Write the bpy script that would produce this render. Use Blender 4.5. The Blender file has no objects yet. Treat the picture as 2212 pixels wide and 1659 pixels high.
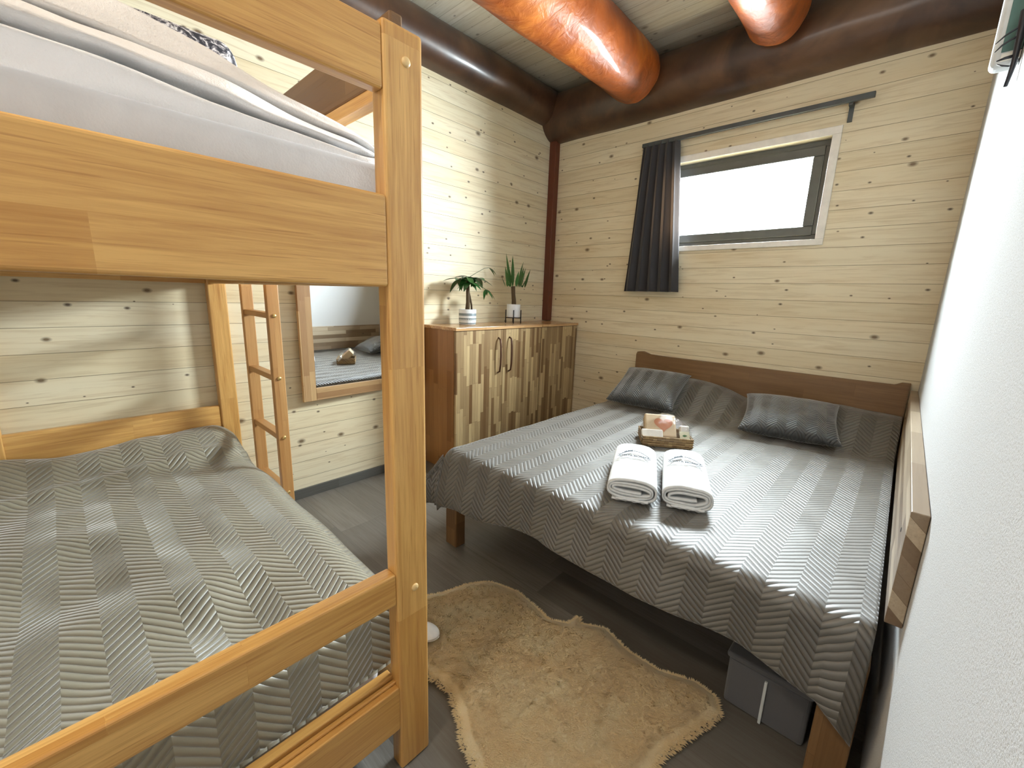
import bpy, bmesh, math, random
from mathutils import Vector, Matrix, noise
import numpy as np

random.seed(7); np.random.seed(7)
S = bpy.context.scene
COL = S.collection
PI = math.pi

# ------------------------------------------------------------------ camera
CAM = Vector((2.4939, -3.1454, 1.233))
yaw, pitch, roll = .7449, -.2074, .0331
F = Vector((-math.sin(yaw)*math.cos(pitch), math.cos(yaw)*math.cos(pitch), math.sin(pitch)))
R0 = Vector((math.cos(yaw), math.sin(yaw), 0)); U0 = R0.cross(F)
RR = R0*math.cos(roll)+U0*math.sin(roll); UU = -R0*math.sin(roll)+U0*math.cos(roll)
cd = bpy.data.cameras.new('camera'); co = bpy.data.objects.new('camera', cd); COL.objects.link(co)
m = Matrix((RR, UU, -F)).transposed().to_4x4(); m.translation = CAM
co.matrix_world = m
cd.sensor_width = 36; cd.lens = 906.15/2212*36; cd.clip_start = .02
S.camera = co

# ------------------------------------------------------------------ world, lights, exposure
w = bpy.data.worlds.new('sky'); S.world = w; w.use_nodes = True
w.node_tree.nodes['Background'].inputs[0].default_value = (.86, .93, 1, 1)
w.node_tree.nodes['Background'].inputs[1].default_value = 4.0
def area(name, loc, rot, sx, sy, power, color, spread=PI):
    l = bpy.data.lights.new(name, 'AREA'); l.shape = 'RECTANGLE'; l.size = sx; l.size_y = sy
    l.energy = power; l.color = color; l.spread = spread
    o = bpy.data.objects.new(name, l); COL.objects.link(o); o.location = loc; o.rotation_euler = rot
    return o
# daylight arriving at the window over the bed, then two added fill lights
area('daylight_bed_window', (1.55, .50, 2.05), (math.radians(-78), 0, 0), 1.5, 1.1, 1220, (.84, .95, 1))
area('daylight_rear_window', (1.35, -5.40, 1.65), (math.radians(90), 0, 0), 1.7, 1.3, 30, (1, .90, .75))  # warm fill added behind the camera, from an assumed window
area('ceiling_lamp_light', (1.85, -3.75, 2.70), (0, 0, 0), .34, .34, 38, (1, .89, .73))  # overhead fill added behind the camera, from an assumed lamp
S.view_settings.view_transform = 'Standard'; S.view_settings.look = 'None'
S.view_settings.gamma = 1; S.view_settings.use_curve_mapping = False
S.view_settings.exposure = 0.12
try:
    S.cycles.max_bounces = 8; S.cycles.diffuse_bounces = 3
    S.cycles.sample_clamp_indirect = 6
except Exception: pass

# ------------------------------------------------------------------ node helpers
class N:
    def __init__(s, name):
        s.m = bpy.data.materials.new(name); s.m.use_nodes = True
        s.t = s.m.node_tree; s.b = s.t.nodes['Principled BSDF']
    def n(s, typ, **kw):
        x = s.t.nodes.new(typ)
        for k, v in kw.items(): setattr(x, k, v)
        return x
    def l(s, a, b): s.t.links.new(a, b)
    def put(s, sock, v):
        if hasattr(v, 'is_linked') or isinstance(v, bpy.types.NodeSocket): s.l(v, sock)
        else: sock.default_value = v
    def math(s, op, a, b=0.0, c=None):
        x = s.n('ShaderNodeMath', operation=op); s.put(x.inputs[0], a); s.put(x.inputs[1], b)
        if c is not None: s.put(x.inputs[2], c)
        return x.outputs[0]
    def mix(s, f, a, b, mode='MIX'):
        x = s.n('ShaderNodeMix', data_type='RGBA', blend_type=mode)
        s.put(x.inputs[0], f); s.put(x.inputs[6], a); s.put(x.inputs[7], b)
        return x.outputs[2]
    def xyz(s, what='Object'):
        tc = s.n('ShaderNodeTexCoord'); sp = s.n('ShaderNodeSeparateXYZ'); s.l(tc.outputs[what], sp.inputs[0])
        return sp.outputs
    def comb(s, a, b, c=0.0):
        x = s.n('ShaderNodeCombineXYZ'); s.put(x.inputs[0], a); s.put(x.inputs[1], b); s.put(x.inputs[2], c); return x.outputs[0]
    def noise(s, v, scale=5, detail=3, rough=.55, dist=0):
        x = s.n('ShaderNodeTexNoise'); s.l(v, x.inputs['Vector'])
        x.inputs['Scale'].default_value = scale; x.inputs['Detail'].default_value = detail
        x.inputs['Roughness'].default_value = rough; x.inputs['Distortion'].default_value = dist
        return x.outputs[0]
    def ramp(s, f, stops):
        x = s.n('ShaderNodeValToRGB'); s.l(f, x.inputs[0]); e = x.color_ramp.elements
        while len(e) < len(stops): e.new(.5)
        for i, (p, c) in enumerate(stops):
            e[i].position = p; e[i].color = c if len(c) == 4 else (*c, 1)
        return x.outputs[0]
    def mr(s, v, a, b, c, d):
        x = s.n('ShaderNodeMapRange'); s.put(x.inputs[0], v)
        for i, q in enumerate((a, b, c, d)): x.inputs[i+1].default_value = q
        return x.outputs[0]
    def bump(s, h, strength=1, dist=.002):
        x = s.n('ShaderNodeBump'); s.l(h, x.inputs['Height']); x.inputs['Strength'].default_value = strength
        x.inputs['Distance'].default_value = dist; s.l(x.outputs[0], s.b.inputs['Normal']); return x
    def set(s, **kw):
        for k, v in kw.items(): s.put(s.b.inputs[k.replace('_', ' ')], v)

def c4(c): return (*c, 1)
def plain(name, col, rough=.5, metal=0, **kw):
    q = N(name); q.set(Base_Color=c4(col), Roughness=rough, Metallic=metal)
    v = q.n('ShaderNodeTexCoord').outputs['Object']
    f = q.noise(v, 18, 3); q.set(Base_Color=q.mix(q.mr(f, .3, .7, 0, 1), c4([x*.9 for x in col]), c4([min(1, x*1.06) for x in col])))
    for k, x in kw.items(): q.b.inputs[k.replace('_', ' ')].default_value = x
    return q.m

def wood(name, dark, light, axis='x', stave=(.5, .09), var=1.0, rough=.38, grain=1.0, coat=0.0, jitter=7.3, gap=.0009):
    q = N(name); X, Y, Z = q.xyz()
    al, o1, o2 = {'x': (X, Y, Z), 'y': (Y, X, Z), 'z': (Z, X, Y)}[axis]
    ac = q.math('ADD', o1, q.math('MULTIPLY', o2, 1.0))
    row = q.math('FLOOR', q.math('DIVIDE', ac, stave[1]))
    shift = q.math('MULTIPLY', q.math('SINE', q.math('MULTIPLY', row, jitter)), stave[0]*.6)
    al2 = q.math('ADD', al, shift)
    br = q.n('ShaderNodeTexBrick'); q.l(q.comb(al2, ac), br.inputs['Vector'])
    br.offset = .37; br.inputs['Scale'].default_value = 1
    br.inputs['Brick Width'].default_value = stave[0]; br.inputs['Row Height'].default_value = stave[1]
    br.inputs['Mortar Size'].default_value = gap; br.inputs['Mortar Smooth'].default_value = .2
    br.inputs['Color1'].default_value = (0, 0, 0, 1); br.inputs['Color2'].default_value = (1, 1, 1, 1)
    br.inputs['Mortar'].default_value = (.1, .1, .1, 1)
    mid = [a*.5+b*.5 for a, b in zip(dark, light)]
    base = q.mix(q.mr(br.outputs[0], 0, 1, .5-.5*var, .5+.5*var), c4(dark), c4(light))
    off = q.math('MULTIPLY', br.outputs[0], 9.0)
    g1 = q.noise(q.comb(q.math('ADD', q.math('MULTIPLY', al, 2.2), off), q.math('MULTIPLY', o1, 60), q.math('MULTIPLY', o2, 60)), 1.6, 7, .68, .5)
    g2 = q.noise(q.comb(q.math('ADD', q.math('MULTIPLY', al, 1.3), off), q.math('MULTIPLY', o1, 9), q.math('MULTIPLY', o2, 9)), 1.2, 2, .5, 1.2)
    gg = q.math('ADD', q.math('MULTIPLY', g1, .65), q.math('MULTIPLY', g2, .35))
    f = q.mr(gg, .38, .62, 0, 1)
    col = q.mix(q.math('MULTIPLY', q.math('SUBTRACT', 1.0, f), .42*grain), base, c4((dark[0]*.66, dark[1]*.50, dark[2]*.38)))
    pz = q.noise(q.comb(q.math('MULTIPLY', al, 7), q.math('MULTIPLY', o1, 260), q.math('MULTIPLY', o2, 260)), 1.0, 2)
    col = q.mix(q.math('MULTIPLY', q.mr(pz, .60, .72, 0, 1), .35*grain), col, c4((dark[0]*.6, dark[1]*.45, dark[2]*.35)))
    q.set(Base_Color=col, Roughness=q.mr(g1, .2, .8, rough-.06, rough+.12), Coat_Weight=coat, Coat_Roughness=.12)
    h = q.math('ADD', q.math('MULTIPLY', g1, .25), q.math('MULTIPLY', br.outputs['Fac'], -1.0))
    q.bump(h, .35, .0008)
    return q.m

def boards(name, c1, c2, u, v, pitch=.1030, phase=0.0, length=60, knots=1.0, seam=(.20, .14, .07), rough=.55):
    """whitewashed tongue-and-groove boards; u = along, v = across"""
    q = N(name); X, Y, Z = q.xyz(); D = {'x': X, 'y': Y, 'z': Z}
    U = D[u]; V = q.math('SUBTRACT', D[v], phase)
    row = q.math('FLOOR', q.math('DIVIDE', V, pitch))
    U2 = q.math('ADD', U, q.math('MULTIPLY', q.math('SINE', q.math('MULTIPLY', row, 4.7)), 1.3))
    U2 = q.math('ADD', U2, 30.0)
    br = q.n('ShaderNodeTexBrick'); q.l(q.comb(U2, V), br.inputs['Vector'])
    br.offset = 0.0; br.inputs['Scale'].default_value = 1
    br.inputs['Brick Width'].default_value = length; br.inputs['Row Height'].default_value = pitch
    br.inputs['Mortar Size'].default_value = .0013; br.inputs['Mortar Smooth'].default_value = .35
    br.inputs['Color1'].default_value = (0, 0, 0, 1); br.inputs['Color2'].default_value = (1, 1, 1, 1)
    rnd = q.n('ShaderNodeTexWhiteNoise', noise_dimensions='1D'); q.l(row, rnd.inputs['W'])
    r1 = rnd.outputs[0]
    base = q.mix(r1, c4(c1), c4(c2))
    g = q.noise(q.comb(q.math('MULTIPLY', U, 1.5), q.math('MULTIPLY', V, 26), q.math('MULTIPLY', row, 3.1)), 2.0, 5, .6, .9)
    base = q.mix(q.math('MULTIPLY', q.mr(g, .48, .66, 0, 1), .42), base, c4((c1[0]*.66, c1[1]*.56, c1[2]*.44)))
    wv = q.noise(q.comb(q.math('MULTIPLY', U, .8), q.math('MULTIPLY', V, 5), row), 1.3, 2)
    base = q.mix(q.math('MULTIPLY', q.mr(wv, .4, .7, 0, 1), .25), base, c4((c1[0]*.9, c1[1]*.72, c1[2]*.5)))
    # knots
    def knot(scale, thr, size, seed, colr, amt):
        vo = q.n('ShaderNodeTexVoronoi', feature='F1', voronoi_dimensions='2D'); vv = q.comb(q.math('ADD', q.math('MULTIPLY', U, .62), seed), V)
        q.l(vv, vo.inputs['Vector']); vo.inputs['Scale'].default_value = scale
        sp = q.n('ShaderNodeSeparateColor'); q.l(vo.outputs['Color'], sp.inputs[0])
        on = q.math('GREATER_THAN', sp.outputs[0], thr)
        sz = q.math('MULTIPLY', q.math('ADD', sp.outputs[1], .35), size*scale)
        k = q.math('LESS_THAN', q.math('DIVIDE', vo.outputs['Distance'], sz), 1.0)
        sm = q.mr(q.math('DIVIDE', vo.outputs['Distance'], sz), .35, 1.15, 1, 0)
        return q.math('MULTIPLY', q.math('MULTIPLY', on, sm), amt)
    k1 = knot(5.5, .42, .0125, 1.0, None, .88*knots)
    k2 = knot(10, .62, .0062, 5.0, None, .92*knots)
    base = q.mix(k1, base, c4((.115, .060, .022)))
    base = q.mix(k2, base, c4((.070, .038, .018)))
    base = q.mix(q.math('MULTIPLY', br.outputs['Fac'], .8), base, c4(seam))
    q.set(Base_Color=base, Roughness=rough)
    h = q.math('ADD', q.math('MULTIPLY', br.outputs['Fac'], -1.0), q.math('MULTIPLY', g, .08))
    q.bump(h, .7, .003)
    return q.m

def chevron(name, colr, pitch=.024, wcol=.066, depth=.0045, k=1.0, sheen=.6, rough=.55, c2=None):
    """quilted velvet cover: zigzag quilting in UV metres (u across the columns, v along them)"""
    q = N(name); uv = q.n('ShaderNodeTexCoord').outputs['UV']
    sp = q.n('ShaderNodeSeparateXYZ'); q.l(uv, sp.inputs[0]); U, V = sp.outputs[0], sp.outputs[1]
    tri = q.math('PINGPONG', U, wcol)
    vv = q.math('DIVIDE', q.math('ADD', V, q.math('MULTIPLY', tri, k)), pitch)
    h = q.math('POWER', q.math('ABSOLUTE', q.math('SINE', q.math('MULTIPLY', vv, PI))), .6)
    sgn = q.math('GREATER_THAN', q.math('FLOORED_MODULO', U, 2*wcol), wcol)
    nz = q.noise(q.n('ShaderNodeTexCoord').outputs['Object'], 7, 3)
    fine = q.noise(q.n('ShaderNodeTexCoord').outputs['Object'], 420, 1)
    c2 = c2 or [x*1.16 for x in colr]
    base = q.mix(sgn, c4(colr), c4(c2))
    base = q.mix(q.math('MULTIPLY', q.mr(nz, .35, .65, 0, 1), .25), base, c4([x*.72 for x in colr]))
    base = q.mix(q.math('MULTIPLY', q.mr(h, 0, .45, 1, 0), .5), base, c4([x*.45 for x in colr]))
    q.set(Base_Color=base, Roughness=rough, Sheen_Weight=sheen, Sheen_Roughness=.35, Specular_IOR_Level=.8)
    q.bump(q.math('ADD', h, q.math('MULTIPLY', fine, .04)), 1.0, depth)
    return q.m

# ------------------------------------------------------------------ materials
M = {}
WALLC1, WALLC2 = (.76, .66, .44), (.84, .76, .56)
M['wall_left'] = boards('whitewashed_spruce_left', WALLC1, WALLC2, 'y', 'z', .1030, .740)
M['wall_back'] = boards('whitewashed_spruce_back', (.68, .58, .39), (.76, .67, .48), 'x', 'z', .1030, .745)
M['ceiling'] = boards('whitewashed_spruce_ceiling', (.62, .57, .45), (.72, .67, .56), 'x', 'y', .098, 0, knots=.7)
for a in 'xyz':
    M['bunk_'+a] = wood('honey_wood_'+a, (.62, .325, .080), (.84, .52, .180), a, (.62, .095), .6, .34, 1.5, .25, gap=.0004)
    M['bed_'+a] = wood('brown_oiled_wood_'+a, (.165, .088, .034), (.265, .150, .064), a, (.55, .07), .8, .42)
    M['ladder_'+a] = wood('ladder_wood_'+a, (.46, .23, .075), (.62, .35, .13), a, (.6, .08), .7, .4)
    M['block_'+a] = wood('butcher_block_'+a, (.17, .090, .034), (.64, .48, .25), a, (.28, .027), 1.0, .42, .7, jitter=5.1)
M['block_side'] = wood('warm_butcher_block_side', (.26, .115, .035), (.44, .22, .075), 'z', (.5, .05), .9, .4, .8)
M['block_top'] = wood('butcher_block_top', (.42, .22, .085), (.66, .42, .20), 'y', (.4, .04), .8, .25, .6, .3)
M['panel'] = wood('grey_brown_block_panel', (.16, .105, .06), (.52, .43, .31), 'y', (.42, .045), 1.0, .4, .6)
M['mirror_frame_z'] = wood('mirror_frame_wood_z', (.30, .16, .065), (.60, .40, .19), 'z', (.42, .032), 1.0, .45, .7)
M['mirror_frame_y'] = wood('mirror_frame_wood_y', (.30, .16, .065), (.60, .40, .19), 'y', (.42, .032), 1.0, .45, .7)
M['floor'] = wood('grey_laminate', (.125, .116, .100), (.25, .235, .208), 'x', (1.25, .19), .9, .42, 1.1, gap=.0015)

q = N('red_brown_varnished_log'); v = q.n('ShaderNodeTexCoord').outputs['Object']
X, Y, Z = q.xyz()
n1 = q.noise(v, 2.6, 4, .6, .6); n2 = q.noise(v, 15, 4, .6, 1.0)
q.set(Base_Color=q.ramp(n1, [(.3, (.10, .022, .005)), (.5, (.28, .066, .010)), (.68, (.48, .145, .022))]),
      Roughness=.5, Coat_Weight=.10, Coat_Roughness=.08, Specular_IOR_Level=.25)
q.bump(q.math('ADD', n2, q.math('MULTIPLY', n1, 2)), .5, .012)
M['log'] = q.m
q = N('dark_stained_log'); v = q.n('ShaderNodeTexCoord').outputs['Object']
n1 = q.noise(v, 3.0, 4, .6, .6)
q.set(Base_Color=q.ramp(n1, [(.3, (.028, .012, .007)), (.5, (.068, .030, .014)), (.7, (.13, .062, .028))]), Roughness=.42, Coat_Weight=.35, Coat_Roughness=.2)
q.bump(n1, .4, .006)
M['darklog'] = q.m
M['corner'] = plain('red_brown_corner_post_paint', (.125, .030, .012), .4)

q = N('rough_white_plaster'); v = q.n('ShaderNodeTexCoord').outputs['Object']
a = q.noise(v, 330, 3, .7); b2 = q.noise(v, 60, 2)
q.set(Base_Color=q.mix(q.mr(a, .30, .52, 1, 0), c4((.58, .585, .59)), c4((.42, .405, .365))), Roughness=1.0, Specular_IOR_Level=0.0)
q.bump(q.math('ADD', a, q.math('MULTIPLY', b2, .5)), .6, .002)
M['plaster'] = q.m
M['rear'] = plain('brown_rear_wall', (.22, .17, .12), .9)
M['white_paint'] = plain('cream_white_paint', (.80, .76, .68), .45)
M['white_plastic'] = plain('white_plastic', (.62, .63, .62), .8, Specular_IOR_Level=.1)
M['anthracite'] = plain('anthracite_window_frame', (.085, .085, .075), .4)
M['rod'] = plain('dark_grey_metal', (.075, .085, .085), .4, .3)
M['black'] = plain('black_metal', (.012, .013, .018), .4)
M['teal'] = plain('grey_green_panel', (.12, .20, .18), 1.0, Specular_IOR_Level=0.0)
M['brass'] = plain('brass_screw', (.70, .50, .20), .3, .8)
M['wood_plug'] = plain('light_wood_plug', (.75, .52, .24), .4)
M['handle'] = plain('dark_bronze_handle', (.10, .045, .025), .35, .3)
q = N('mirror_glass'); q.set(Base_Color=(.92, .94, .95, 1), Metallic=1.0, Roughness=.015); M['mirror'] = q.m
q = N('window_pane'); t = q.t
tr = q.n('ShaderNodeBsdfTransparent'); gl = q.n('ShaderNodeBsdfGlossy'); gl.inputs['Roughness'].default_value = .02
mx = q.n('ShaderNodeMixShader'); mx.inputs[0].default_value = .06
q.l(tr.outputs[0], mx.inputs[1]); q.l(gl.outputs[0], mx.inputs[2]); q.l(mx.outputs[0], t.nodes['Material Output'].inputs[0])
M['pane'] = q.m
q = N('clear_cellophane')
tr = q.n('ShaderNodeBsdfTransparent'); gl = q.n('ShaderNodeBsdfGlossy'); gl.inputs['Roughness'].default_value = .08
mx = q.n('ShaderNodeMixShader'); lw = q.n('ShaderNodeLayerWeight'); lw.inputs[0].default_value = .35
nz = q.noise(q.n('ShaderNodeTexCoord').outputs['Object'], 60, 3)
bp = q.n('ShaderNodeBump'); q.l(nz, bp.inputs['Height']); bp.inputs['Distance'].default_value = .006; q.l(bp.outputs[0], gl.inputs['Normal'])
q.l(q.math('ADD', q.math('MULTIPLY', lw.outputs[0], .4), .03), mx.inputs[0])
q.l(tr.outputs[0], mx.inputs[1]); q.l(gl.outputs[0], mx.inputs[2]); q.l(mx.outputs[0], q.t.nodes['Material Output'].inputs[0])
M['cello'] = q.m
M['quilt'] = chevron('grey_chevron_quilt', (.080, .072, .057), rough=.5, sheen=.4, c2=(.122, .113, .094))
_b = M['quilt'].node_tree.nodes['Principled BSDF']; _b.inputs['Coat Weight'].default_value = .42; _b.inputs['Coat Roughness'].default_value = .60; _b.inputs['Coat IOR'].default_value = 1.8
M['quilt_low'] = chevron('taupe_grey_chevron_quilt', (.235, .210, .145), rough=.48, sheen=.6, c2=(.335, .305, .222))
M['cushion'] = chevron('dark_grey_chevron_cushion', (.034, .037, .038), pitch=.016, wcol=.045, depth=.003, sheen=.8)
def cloth(name, col, rough=.85, fine=260, coarse=14, amt=.5, dist=.004):
    q = N(name); v = q.n('ShaderNodeTexCoord').outputs['Object']
    a = q.noise(v, fine, 2); b = q.noise(v, coarse, 3)
    q.set(Base_Color=q.mix(q.mr(b, .35, .65, 0, 1), c4([x*.93 for x in col]), c4(col)), Roughness=rough, Sheen_Weight=.25)
    q.bump(q.math('ADD', q.math('MULTIPLY', a, .15), b), amt, dist); return q.m
M['sheet'] = cloth('white_sheet', (.82, .82, .84))
M['duvet'] = cloth('white_duvet', (.92, .92, .93), coarse=9, amt=.7, dist=.012)
M['towel'] = cloth('white_terry', (.64, .66, .67), .95, 500, 60, .6, .002)
q = N('dark_grey_curtain'); v = q.n('ShaderNodeTexCoord').outputs['Object']
q.set(Base_Color=(.060, .057, .062, 1), Roughness=.8, Sheen_Weight=.3)
tl_ = q.n('ShaderNodeBsdfTranslucent'); tl_.inputs[0].default_value = (.16, .12, .09, 1); mx = q.n('ShaderNodeMixShader'); mx.inputs[0].default_value = .35
q.l(q.b.outputs[0], mx.inputs[1]); q.l(tl_.outputs[0], mx.inputs[2]); q.l(mx.outputs[0], q.t.nodes['Material Output'].inputs[0])
M['curtain'] = q.m
M['ink'] = plain('black_print', (.006, .016, .03), .8)
q = N('black_white_print'); v = q.n('ShaderNodeTexCoord').outputs['Object']
a = q.noise(v, 38, 4, .7, 1.0)
q.set(Base_Color=q.ramp(a, [(.44, (.03, .03, .04)), (.50, (.18, .17, .19)), (.56, (.75, .72, .72))]), Roughness=.8); M['print'] = q.m
M['fabric_box'] = cloth('grey_fabric', (.10, .10, .105))
M['blue_bag'] = cloth('blue_grey_fabric', (.13, .17, .24))  # blue-grey colour stands in for bluish light under the bunk
M['grey_white'] = plain('pale_strip', (.62, .66, .66), .5)
M['slipper'] = plain('white_slipper_cloth', (.80, .80, .80), .7)
M['soil'] = plain('soil', (.04, .025, .015), .9)
M['bark'] = plain('brown_bark', (.085, .052, .022), .8)
M['leaf'] = plain('dark_green_leaf', (.018, .085, .016), .38)
M['leaf2'] = plain('green_blade', (.035, .120, .020), .4)
M['kraft'] = plain('kraft_paper', (.50, .38, .24), .7)
M['orange'] = plain('orange_brown_print', (.42, .15, .06), .6)
M['white_label'] = plain('white_label_paper', (.78, .77, .73), .6)
M['cream_tag'] = plain('cream_tag_paper', (.66, .64, .46), .6)
M['wicker'] = wood('wicker', (.20, .12, .05), (.46, .33, .16), 'x', (.02, .008), 1, .6, .8)
q = N('patterned_pot'); X, Y, Z = q.xyz()
ang = q.math('ARCTAN2', Y, X)
zz = q.math('MULTIPLY', Z, 1000/1.0)
b1 = q.math('LESS_THAN', q.math('ABSOLUTE', q.math('SUBTRACT', zz, 74.0)), 9.0)
b2_ = q.math('LESS_THAN', q.math('ABSOLUTE', q.math('SUBTRACT', zz, 40.0)), 9.0)
tri = q.math('PINGPONG', q.math('MULTIPLY', ang, 5.0), .5)
pz = q.math('GREATER_THAN', q.math('ADD', tri, q.math('MULTIPLY', q.math('SUBTRACT', zz, 40.0), .04)), .28)
ln = q.math('LESS_THAN', q.math('ABSOLUTE', q.math('SUBTRACT', zz, 12.0)), 3.5)
pat = q.math('MAXIMUM', q.math('MAXIMUM', q.math('MULTIPLY', b1, .85), q.math('MULTIPLY', b2_, q.math('ADD', .25, q.math('MULTIPLY', pz, .7)))), ln)
q.set(Base_Color=q.mix(pat, c4((.74, .78, .80)), c4((.10, .15, .17))), Roughness=.4); M['pot1'] = q.m
M['pot2'] = plain('white_ceramic', (.74, .78, .82), .35)
q = N('sheepskin'); v = q.n('ShaderNodeTexCoord').outputs['Object']
a = q.noise(v, 9, 3)
q.set(Base_Color=q.ramp(a, [(.3, (.84, .66, .38)), (.5, (.92, .76, .48)), (.7, (.95, .85, .60))]), Roughness=.85, Sheen_Weight=.4)
tl_ = q.n('ShaderNodeBsdfTranslucent'); tl_.inputs[0].default_value = (.95, .82, .56, 1); mx = q.n('ShaderNodeMixShader'); mx.inputs[0].default_value = .42
q.l(q.b.outputs[0], mx.inputs[1]); q.l(tl_.outputs[0], mx.inputs[2]); q.l(mx.outputs[0], q.t.nodes['Material Output'].inputs[0]); M['fur'] = q.m

# ------------------------------------------------------------------ mesh helpers
def link(name, me, mat=None, parent=None, loc=None, smooth=False):
    o = bpy.data.objects.new(name, me); COL.objects.link(o)
    if mat: me.materials.append(mat)
    if parent is not None: o.parent = parent
    if loc is not None: o.location = loc
    if smooth:
        for p in me.polygons: p.use_smooth = True
    return o
def tag(o, label=None, cat=None, group=None, kind=None):
    if label: o['label'] = label
    if cat: o['category'] = cat
    if group: o['group'] = group
    if kind: o['kind'] = kind
    return o
def empty(name, loc, label, cat, group=None, rz=0):
    o = bpy.data.objects.new(name, None); COL.objects.link(o); o.location = loc; o.rotation_euler = (0, 0, rz)
    o.empty_display_size = .1
    return tag(o, label, cat, group)
def bm_box(bm, x0, x1, y0, y1, z0, z1, bev=0.0, seg=2):
    r = bmesh.ops.create_cube(bm, size=1)
    for v in r['verts']:
        v.co = Vector((x0+(v.co.x+.5)*(x1-x0), y0+(v.co.y+.5)*(y1-y0), z0+(v.co.z+.5)*(z1-z0)))
    if bev:
        ed = list({e for v in r['verts'] for e in v.link_edges})
        bmesh.ops.bevel(bm, geom=ed, offset=bev, segments=seg, affect='EDGES', profile=.5)
def fin(bm, name, mat, parent=None, org=(0, 0, 0), smooth=False, local=False):
    """mesh given in world coordinates; org = its parent's (or own) base location"""
    bmesh.ops.recalc_face_normals(bm, faces=bm.faces)
    if not local:
        bmesh.ops.translate(bm, verts=bm.verts, vec=-Vector(org))
    me = bpy.data.meshes.new(name); bm.to_mesh(me); bm.free()
    o = link(name, me, mat, parent, None if parent is not None else Vector(org), smooth)
    return o
def box(name, b, mat, parent=None, org=(0, 0, 0), bev=.003, seg=2):
    bm = bmesh.new(); bm_box(bm, *b, bev, seg); return fin(bm, name, mat, parent, org)
def boxes(name, bs, mat, parent=None, org=(0, 0, 0), bev=0.0):
    bm = bmesh.new()
    for b in bs: bm_box(bm, *b, bev)
    return fin(bm, name, mat, parent, org)
def tube_bm(bm, pts, rad, seg=12, cap=True, flat=1.0):
    pts = [Vector(p) for p in pts]; rings = []
    prev = None
    for i, p in enumerate(pts):
        t = (pts[min(i+1, len(pts)-1)]-pts[max(i-1, 0)]).normalized()
        if prev is None:
            a = Vector((0, 0, 1)) if abs(t.z) < .9 else Vector((1, 0, 0))
            n = t.cross(a).normalized()
        else: n = (prev - t*prev.dot(t)).normalized()
        prev = n; b = t.cross(n)
        r = rad[i] if hasattr(rad, '__len__') else rad
        rings.append([bm.verts.new(p+n*(r*math.cos(2*PI*k/seg))+b*(r*flat*math.sin(2*PI*k/seg))) for k in range(seg)])
    for i in range(len(rings)-1):
        for k in range(seg):
            bm.faces.new((rings[i][k], rings[i][(k+1) % seg], rings[i+1][(k+1) % seg], rings[i+1][k]))
    if cap:
        bm.faces.new(rings[0][::-1]); bm.faces.new(rings[-1])
def tube(name, pts, rad, mat, parent=None, org=(0, 0, 0), seg=12, flat=1.0):
    bm = bmesh.new(); tube_bm(bm, pts, rad, seg, True, flat); return fin(bm, name, mat, parent, org, True)
def lathe(name, prof, mat, parent=None, org=(0, 0, 0), c=(0, 0, 0), seg=40):
    bm = bmesh.new(); rings = []
    for r, z in prof:
        rings.append([bm.verts.new((c[0]+r*math.cos(2*PI*k/seg), c[1]+r*math.sin(2*PI*k/seg), c[2]+z)) for k in range(seg)])
    for i in range(len(rings)-1):
        for k in range(seg):
            bm.faces.new((rings[i][k], rings[i][(k+1) % seg], rings[i+1][(k+1) % seg], rings[i+1][k]))
    bm.faces.new(rings[0][::-1]); bm.faces.new(rings[-1])
    o = fin(bm, name, mat, parent, org, True)
    md = o.modifiers.new('b', 'EDGE_SPLIT'); md.split_angle = math.radians(50)
    return o
def grid(name, nu, nv, fn, mat, parent=None, org=(0, 0, 0), uvfn=None, thick=0.0, smooth=True, sub=0):
    """fn(i/nu, j/nv) -> world point"""
    vs, uvs = [], []
    for j in range(nv+1):
        for i in range(nu+1):
            p = Vector(fn(i/nu, j/nv)) - Vector(org); vs.append(p)
            uvs.append(uvfn(i/nu, j/nv) if uvfn else (i/nu, j/nv))
    fs = [(j*(nu+1)+i, j*(nu+1)+i+1, (j+1)*(nu+1)+i+1, (j+1)*(nu+1)+i) for j in range(nv) for i in range(nu)]
    me = bpy.data.meshes.new(name); me.from_pydata(vs, [], fs); me.update()
    uv = me.uv_layers.new(name='uv')
    for lp in me.loops: uv.data[lp.index].uv = uvs[lp.vertex_index]
    o = link(name, me, mat, parent, None if parent is not None else Vector(org), smooth)
    if thick:
        md = o.modifiers.new('s', 'SOLIDIFY'); md.thickness = thick; md.offset = -1
    if sub:
        md = o.modifiers.new('ss', 'SUBSURF'); md.levels = sub; md.render_levels = sub
    return o
def nz(x, y, z=0, s=1.0): return noise.noise(Vector((x*s, y*s, z*s)))
def sstep(a, b, x):
    t = max(0, min(1, (x-a)/(b-a))); return t*t*(3-2*t)

# ------------------------------------------------------------------ room shell
W, YR, ZC = 2.6, -5.0, 2.92
wx0, wx1, wz0, wz1 = 1.03, 2.012, 1.620, 2.185      # window opening over the bed
tag(boxes('floor', [(-.2, W+.2, YR-.2, .25, -.12, 0)], M['floor']), kind='structure')
tag(boxes('ceiling', [(-.2, W+.2, YR-.2, .25, ZC, ZC+.1)], M['ceiling']), kind='structure')
tag(boxes('wall_left', [(-.2, 0, YR, .25, 0, ZC)], M['wall_left']), kind='structure')
tag(boxes('wall_right', [(W, W+.2, YR, .25, 0, ZC)], M['plaster']), kind='structure')
tag(boxes('wall_back', [(0, wx0, 0, .25, 0, ZC), (wx1, W, 0, .25, 0, ZC), (wx0, wx1, 0, .25, 0, wz0), (wx0, wx1, 0, .25, wz1, ZC)], M['wall_back']), kind='structure')
rx0, rx1, rz0, rz1 = .6, 2.1, 1.0, 2.2
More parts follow.
